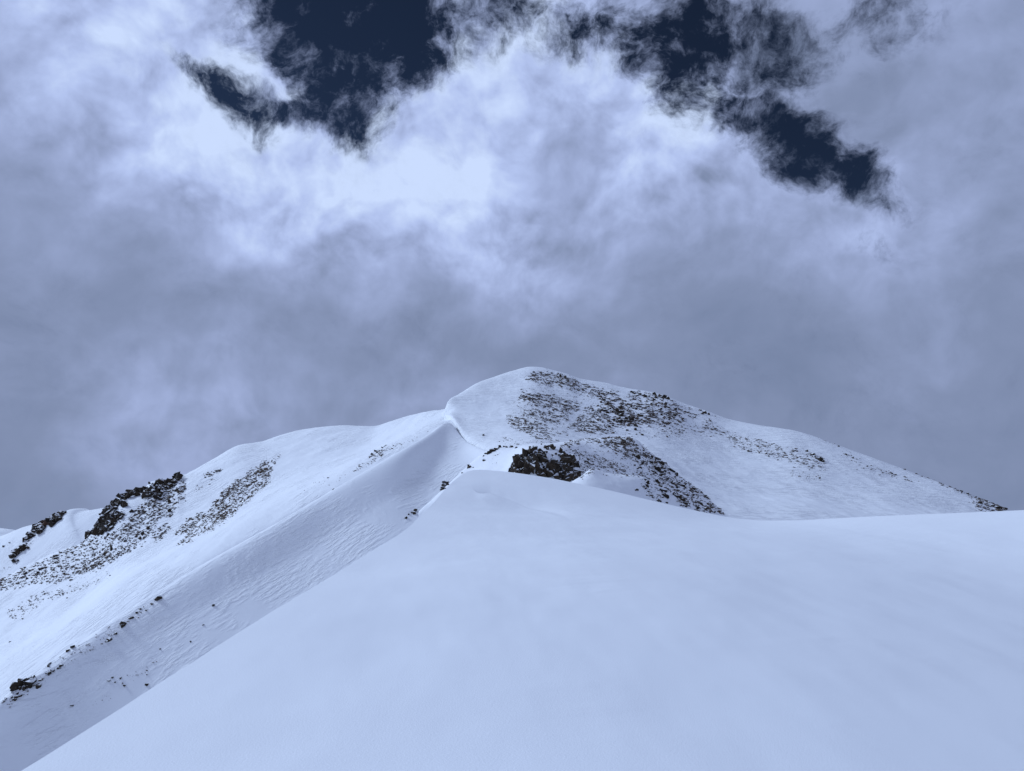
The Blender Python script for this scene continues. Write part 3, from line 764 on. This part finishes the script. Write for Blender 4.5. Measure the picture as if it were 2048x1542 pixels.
ZO = lambda p: zoomed(p, 1000, 860, 10.24)
outcrop('rock_outcrop', 'large dark brown rock outcrop right behind the top of the near snow crest', ['rocky_knoll'],
    [ZO([(175, 865), (250, 720), (330, 600), (420, 540), (560, 440), (620, 390), (700, 370), (745, 420), (750, 640), (620, 690), (600, 800), (590, 890), (480, 900), (340, 890)]),
     ZO([(785, 520), (920, 520), (930, 650), (785, 645)]),
     ZO([(615, 830), (640, 750), (720, 700), (780, 715), (700, 830), (640, 870)]),
     ZO([(720, 880), (800, 780), (890, 800), (910, 980), (730, 960)]), ZO([(960, 720), (1160, 680), (1180, 780), (1190, 900), (1080, 940), (960, 940)]),
     ZO([(1250, 560), (1320, 510), (1430, 560), (1540, 640), (1590, 840), (1640, 970), (1440, 1090), (1130, 1020), (1190, 900), (1235, 780)])],
    6.6, V_BLOCK, 11, 0.9, 0.80, 0.16, 1.35,
    extra=[ZO([(a, b)])[0] + (s_,) for a, b, s_ in ((690, 385, 8), (620, 415, 7), (805, 425, 6), (870, 440, 5), (800, 490, 6), (885, 485, 7), (945, 375, 9), (970, 400, 7), (1080, 385, 11), (1110, 400, 8), (1235, 450, 10), (1270, 470, 8), (1215, 520, 6), (1080, 525, 5), (1145, 500, 4), (1050, 605, 3), (950, 460, 5), (1010, 345, 4), (755, 340, 2.5), (780, 680, 5), (870, 720, 4), (840, 300, 3), (740, 670, 3), (1000, 690, 6), (1110, 680, 8), (890, 770, 5))],
    snow=[ZO([(a, b)])[0] + (s_,) for a, b, s_ in ((700, 650, 7), (560, 655, 4), (350, 760, 4), (430, 850, 7), (545, 550, 3), (640, 495, 3), (720, 800, 7), (660, 700, 5), (770, 600, 3), (1000, 620, 9), (1100, 580, 8), (1130, 770, 7), (1210, 790, 4), (1390, 700, 5), (1480, 780, 5), (1400, 810, 5), (1100, 940, 6), (1290, 970, 5), (1400, 990, 5), (860, 870, 4), (940, 850, 5), (880, 690, 6), (360, 640, 3), (1270, 640, 4), (1520, 900, 4), (600, 930, 6), (320, 880, 5))])
ZL = lambda p: zoomed(p, 160, 930, 8.533)
outcrop('rock_outcrop', 'dark craggy rock outcrop on the skyline shoulder of the left ridge', ['left_ridge'],
    [ZL([(1140, 400), (1220, 335), (1330, 305), (1410, 340), (1420, 480), (1400, 600), (1280, 560), (1150, 580)]),
     ZL([(740, 520), (880, 462), (1060, 440), (1090, 480), (1000, 540), (850, 560), (780, 640), (830, 740), (700, 660)]),
     ZL([(530, 690), (640, 600), (700, 660), (650, 800), (790, 860), (760, 910), (660, 960), (640, 1050), (500, 1130), (370, 1200), (310, 1180), (365, 1060), (430, 920)]),
     ZL([(115, 1275), (200, 1140), (300, 1080), (350, 1080), (330, 1140), (200, 1225)]),
     ZL([(1440, 310), (1560, 280), (1640, 200), (1740, 170), (1720, 220), (1600, 400), (1500, 420)])],
    5.6, V_BLOCKF, 12, 1.0, 0.85, 0.25, 1.2,
    extra=[ZL([(a, b)])[0] + (s_,) for a, b, s_ in ((285, 1020, 5), (265, 1050, 6), (1200, 320, 6), (1090, 410, 6), (1320, 285, 4), (1490, 290, 4), (1540, 380, 8), (1530, 640, 7), (1280, 700, 6), (1540, 800, 7), (1180, 1090, 7), (1090, 1180, 7), (1020, 1270, 7), (900, 800, 6), (1030, 800, 6), (780, 1300, 6), (520, 1190, 6), (470, 1240, 5), (1050, 910, 4), (1200, 650, 4), (1650, 440, 6), (560, 1440, 8), (460, 1500, 8))],
    snow=[ZL([(a, b)])[0] + (s_,) for a, b, s_ in ((930, 560, 8), (1120, 600, 6), (1170, 640, 6), (760, 780, 7), (680, 680, 5), (840, 660, 5), (1280, 400, 3), (1310, 480, 3), (560, 990, 4), (600, 780, 4), (440, 1000, 3), (340, 1160, 5), (480, 940, 3), (900, 500, 4), (1010, 480, 3), (1360, 420, 3), (620, 870, 4), (520, 840, 3))])
ZB = lambda p: zoomed(p, 0, 1000, 8.565)
e = outcrop('rock_outcrop', 'reddish brown rock outcrop under the cornice tip of the second left ridge', ['back_ridge'],
    [ZB([(735, 710), (860, 540), (960, 400), (1060, 340), (1000, 430), (1100, 480), (1000, 580)]), ZB([(1080, 330), (1390, 190), (1390, 260), (1340, 350), (1200, 440), (1180, 400)])],
    5.0, V_BLOCKF, 13, 0.6, 0.7, 0.3, 1.0, extra=[ZB([(a, b)])[0] + (s_,) for a, b, s_ in ((990, 370, 5), (980, 410, 5), (900, 460, 4))])
for (a, b, s_) in ((1070, 390, 9), (1100, 430, 10), (1040, 440, 9), (1130, 380, 8), (1160, 420, 7), (1090, 360, 7), (1290, 255, 7), (1340, 240, 7), (1255, 265, 5)):
    px, py = ZB([(a, b)])[0]; pos, nor, dep = locate(px, py, ['back_ridge']); m = s_ * dep / FPX
    o = bpy.data.objects.new('rock_block', random.choice(V_RED)); COL.objects.link(o); o.parent = e
    o.location = Vector(pos + nor * m * .3) - e.location; o.rotation_euler = rock_rot(random, .5); o.scale = (m * 1.2, m, m)
outcrop('rock_outcrop', 'lower dark rock outcrop on the second left ridge, left of the reddish one', ['back_ridge'],
    [ZB([(480, 1000), (540, 880), (700, 790), (760, 820), (640, 910), (520, 980)]), ZB([(420, 1090), (500, 1020), (580, 1015), (520, 1060)])], 4.6, V_BLOCKF, 14, 0.6, 0.85, 0.3, 1.0)
ZS = lambda p: zoomed(p, 0, 1320, 15.42)
outcrop('rock_outcrop', 'dark rock outcrop at the lower left end of the shaded spur', ['shaded_spur'],
    [ZS([(380, 1060), (400, 900), (520, 720), (640, 570), (900, 560), (930, 640), (830, 700), (770, 780), (560, 800), (480, 960)]), ZS([(940, 640), (1030, 540), (1120, 570), (1080, 680), (1000, 700)]),
     ZS([(670, 980), (760, 830), (1000, 690), (1040, 720), (860, 870)])], 6.5, V_BLOCKF, 15, 0.5, 0.9, 0.34, 1.2,
    extra=[ZS([(a, b)])[0] + (s_,) for a, b, s_ in ((640, 540, 5), (1040, 520, 4), (600, 870, 5), (640, 900, 5))])

# --- single boulders
GROUPS = {}
def boulder_group(group, where, layers, spots, shapes=V_BOULD, noun='dark rock', seed=1, long_=1.0):
    r = random.Random(seed); made = []
    for px, py, s_ in spots:
        h = locate(px, py, layers)
        if h is None: continue
        pos, nor, dep = h; m = s_ * 1.08 * dep / FPX
        o = bpy.data.objects.new('boulder', r.choice(shapes)); COL.objects.link(o)
        o.location = pos + nor * m * 0.12
        o.rotation_euler = rock_rot(r, .45)
        o.scale = (m * r.uniform(.9, 1.25) * long_, m * r.uniform(.85, 1.1), m * r.uniform(.8, 1.15))
        o['category'] = 'boulder'; o['group'] = group
        made.append((px, py, s_, o))
    words = ['leftmost'] + ['second', 'third', 'fourth', 'fifth', 'sixth', 'seventh', 'eighth', 'ninth', 'tenth', 'eleventh', 'twelfth', 'thirteenth', 'fourteenth', 'fifteenth', 'sixteenth', 'seventeenth', 'eighteenth',
             'nineteenth', 'twentieth', 'twenty-first', 'twenty-second', 'twenty-third', 'twenty-fourth', 'twenty-fifth', 'twenty-sixth', 'twenty-seventh', 'twenty-eighth', 'twenty-ninth', 'thirtieth']
    order = sorted(made, key=lambda q: q[0]); big = max(made, key=lambda q: q[2])
    for k, q in enumerate(order):
        if q is big: w_ = 'largest ' + noun
        elif k == 0: w_ = 'leftmost ' + noun
        elif k == len(order) - 1: w_ = 'rightmost ' + noun
        else: w_ = words[k] + ' ' + noun + ' from the left'
        if len(made) == 1: w_ = 'single small ' + noun
        q[3]['label'] = w_ + ' ' + where

boulder_group('rocks on the peak skyline', 'in the skyline clump right of the summit', ['main_peak'],
    [(1298, 789, 10), (1301, 796, 8), (1308, 793, 8), (1313, 796, 7), (1318, 796, 11), (1323, 798, 8)], seed=21)
boulder_group('upper rocks left of the skyline clump', 'in the row beside the skyline clump', ['main_peak'],
    [(1282, 794, 8), (1278, 792, 6), (1264, 791, 8), (1262, 787, 6), (1254, 785, 6), (1257, 786, 5), (1272, 790, 5)], seed=22)
boulder_group('rocks of the dark crag on the peak face', 'in the dark crag on the peak face', ['main_peak'],
    [(1235, 816, 9), (1229, 822, 10), (1235, 827, 12), (1239, 824, 8), (1237, 832, 10), (1232, 830, 7), (1237, 843, 9), (1240, 846, 6), (1249, 838, 10), (1251, 843, 9), (1246, 844, 7), (1260, 840, 10), (1256, 838, 6), (1234, 838, 6), (1225, 841, 7), (1231, 845, 6), (1253, 834, 7)], seed=23)
boulder_group('rocks left of the dark crag', 'between the scree and the dark crag', ['main_peak'],
    [(1207, 808, 7), (1216, 818, 6), (1206, 822, 8), (1199, 822, 5), (1208, 830, 6), (1213, 832, 5), (1203, 801, 7), (1197, 805, 6), (1216, 811, 5), (1213, 826, 5), (1220, 815, 4), (1217, 853, 6), (1225, 852, 5)], seed=24)
boulder_group('rocks right of the dark crag', 'scattered right of the dark crag', ['main_peak'],
    [(1277, 832, 8), (1272, 830, 5), (1275, 842, 5), (1267, 813, 6), (1294, 807, 5), (1321, 809, 7), (1320, 813, 5), (1327, 816, 6), (1312, 818, 6), (1315, 830, 6), (1323, 830, 4), (1338, 819, 7), (1338, 831, 8), (1288, 824, 5), (1298, 801, 6), (1310, 799, 4), (1256, 814, 5), (1340, 828, 7), (1330, 840, 4), (1332, 847, 5), (1334, 857, 4), (1260, 817, 4), (1249, 828, 4), (1303, 822, 4)], seed=25)
boulder_group('rocks below the dark crag', 'below the dark crag, above the knoll', ['main_peak'],
    [(1268, 852, 9), (1270, 860, 8), (1253, 861, 5), (1283, 870, 5), (1272, 869, 4), (1279, 866, 4), (1258, 868, 4)], seed=26)
boulder_group('rocks near the summit', 'in the scree below the summit', ['main_peak'],
    [(1162, 781, 6), (1209, 786, 5), (1067, 745, 5), (1192, 789, 5), (1199, 778, 4), (1127, 755, 6), (1117, 752, 5)], seed=27)
boulder_group('rocks on the right skyline step', 'at the step on the right skyline', ['main_peak'],
    [(1396, 826, 10), (1388, 821, 6), (1402, 829, 6), (1391, 828, 6)], seed=28)
boulder_group('rocks on the right slope', 'at the right end of the scree strip', ['main_peak'],
    [(1596, 903, 6), (1610, 910, 8), (1613, 914, 7), (1626, 921, 10), (1632, 923, 7), (1618, 917, 6), (1604, 907, 5)], seed=29)
boulder_group('lone rocks on the right slope', 'alone on the right slope', ['main_peak'],
    [(1486, 903, 6), (1583, 935, 4), (1636, 957, 5), (1682, 916, 6), (1669, 910, 5), (1712, 933, 4), (1758, 947, 5), (1764, 950, 4), (1653, 893, 4), (1508, 906, 4)], seed=30)
boulder_group('rocks where the right skyline meets the crest', 'low on the right skyline', ['main_peak'],
    [(1892, 983, 6), (1905, 988, 6), (1970, 1016, 10), (1982, 1019, 8), (1935, 1007, 7), (1958, 1012, 6), (1921, 995, 5), (1946, 1005, 5)], seed=31)
boulder_group('rock below the cornice', 'alone on the snow below the cornice', ['main_peak'], [(967, 871, 6)], seed=32)
boulder_group('rocks along the knoll top', 'in the short row on top of the knoll', ['rocky_knoll'],
    [(1000, 895, 8), (998, 897, 5), (1009, 894, 5), (1014, 895, 6), (1020, 895, 4), (1023, 895, 7), (1033, 896, 5)], seed=33)
boulder_group('rocks on the left edge of the knoll', 'along the left edge of the knoll', ['rocky_knoll'],
    [(986, 903, 12), (979, 907, 9), (992, 900, 9), (972, 908, 5), (969, 912, 4), (969, 921, 8), (940, 935, 9), (939, 931, 6), (926, 946, 4), (899, 970, 4), (948, 935, 3)], seed=34)
boulder_group('rock pile at the near rim', 'in the pile at the near rim', ['rocky_knoll', 'shaded_spur'],
    [(890, 973, 12), (886, 977, 10), (893, 968, 9), (889, 965, 7), (896, 965, 5), (883, 980, 6), (891, 978, 8)], seed=35)
boulder_group('rocks at the lower rim', 'half hidden behind the near rim', ['shaded_spur'],
    [(831, 1022, 8), (827, 1027, 9), (823, 1025, 5), (818, 1029, 4), (812, 1036, 7)], seed=36)
ZK = [(1272, 915, 12), (1299, 926, 8), (1311, 918, 9), (1306, 917, 5), (1323, 924, 8), (1318, 929, 11), (1312, 925, 6), (1314, 941, 11), (1320, 946, 11), (1309, 945, 7), (1320, 952, 9), (1327, 943, 6), (1283, 927, 9), (1280, 936, 8), (1268, 931, 5), (1276, 938, 6), (1298, 915, 6), (1316, 936, 8), (1328, 948, 5), (1306, 949, 5)]
boulder_group('rocks of the knoll rib', 'in the rocky rib of the knoll', ['rocky_knoll'], ZK, seed=37)
boulder_group('rounded rocks on the rib edge', 'on the right edge of the knoll rib', ['rocky_knoll'], [(1336, 941, 12), (1347, 950, 10), (1342, 943, 5)], seed=38)
boulder_group('rocks standing out of the drift', 'standing right of the snow drift', ['rocky_knoll', 'snow_drift'],
    [(1314, 964, 12), (1319, 973, 8), (1321, 981, 11), (1327, 983, 9), (1325, 990, 6), (1293, 966, 9), (1292, 973, 7), (1290, 978, 4), (1296, 983, 6), (1274, 980, 6), (1271, 981, 4), (1288, 960, 6), (1332, 995, 11), (1319, 1002, 8), (1315, 1002, 5), (1333, 1006, 6), (1305, 995, 4)], seed=39)
boulder_group('lower rocks of the knoll', 'low on the right foot of the knoll', ['rocky_knoll', 'snow_drift'],
    [(1363, 972, 10), (1358, 971, 7), (1354, 976, 7), (1383, 979, 7), (1335, 959, 8), (1344, 968, 6), (1344, 989, 6), (1350, 993, 9), (1355, 996, 10), (1362, 1001, 11), (1367, 1008, 11), (1370, 1013, 7), (1402, 1009, 8), (1410, 1018, 8), (1395, 1016, 7), (1391, 1018, 6), (1428, 991, 5), (1438, 1006, 4), (1429, 1026, 6), (1360, 1011, 5), (1378, 968, 5), (1373, 969, 4), (1357, 981, 5), (1352, 967, 4), (1413, 1007, 5), (1336, 980, 5), (1341, 983, 4), (1376, 1012, 4), (1420, 1025, 5), (1376, 1003, 4)], seed=40)
boulder_group('rocks on the spur crest', 'along the lower crest of the shaded spur', ['shaded_spur'],
    [(246, 1247, 12), (244, 1252, 8), (217, 1279, 10), (213, 1284, 7), (230, 1267, 7), (261, 1236, 8), (291, 1222, 5), (316, 1197, 11), (311, 1199, 6), (151, 1290, 10), (146, 1295, 9), (136, 1302, 7), (114, 1315, 6), (100, 1328, 7), (97, 1333, 6), (105, 1341, 9), (97, 1347, 10), (122, 1332, 7), (116, 1337, 6), (60, 1344, 7), (63, 1344, 5), (272, 1226, 5), (280, 1218, 4)], seed=41)
boulder_group('rocks round the lower left outcrop', 'beside the lower left outcrop', ['shaded_spur'],
    [(77, 1373, 9), (74, 1369, 6), (79, 1360, 6), (33, 1396, 10), (28, 1399, 8), (39, 1392, 7), (22, 1395, 5), (11, 1398, 6), (8, 1403, 5), (35, 1387, 6)], seed=42)
boulder_group('rocks on the spur face', 'on the face of the shaded spur', ['shaded_spur'],
    [(143, 1412, 6), (427, 1211, 5), (218, 1361, 7), (224, 1355, 6), (242, 1357, 5), (248, 1372, 7), (294, 1369, 7), (381, 1283, 4), (406, 1250, 4), (321, 1298, 3.5), (293, 1350, 4), (230, 1365, 4)], seed=43)
boulder_group('rocks on the ridge slope near the cornice', 'in the dark streak below the cornice', ['left_ridge'],
    [(766, 896, 6), (752, 903, 6), (755, 906, 5), (746, 909, 5), (742, 914, 5), (770, 893, 4)], seed=44)
boulder_group('rocks on the left ridge slope', 'alone on the left ridge', ['left_ridge'],
    [(658, 956, 4), (666, 979, 4), (91, 1139, 9), (85, 1147, 9), (96, 1137, 6), (60, 1148, 7), (118, 1113, 9), (120, 1117, 8), (64, 1158, 6), (20, 1284, 4), (438, 940, 5), (433, 943, 5), (427, 946, 4), (410, 955, 4)], seed=45)
boulder_group('rocks on the second ridge', 'alone on the second left ridge', ['back_ridge'],
    [(49, 1093, 5), (60, 1086, 4), (13, 1150, 7), (22, 1143, 6), (87, 1088, 5), (92, 1083, 4)], seed=46)
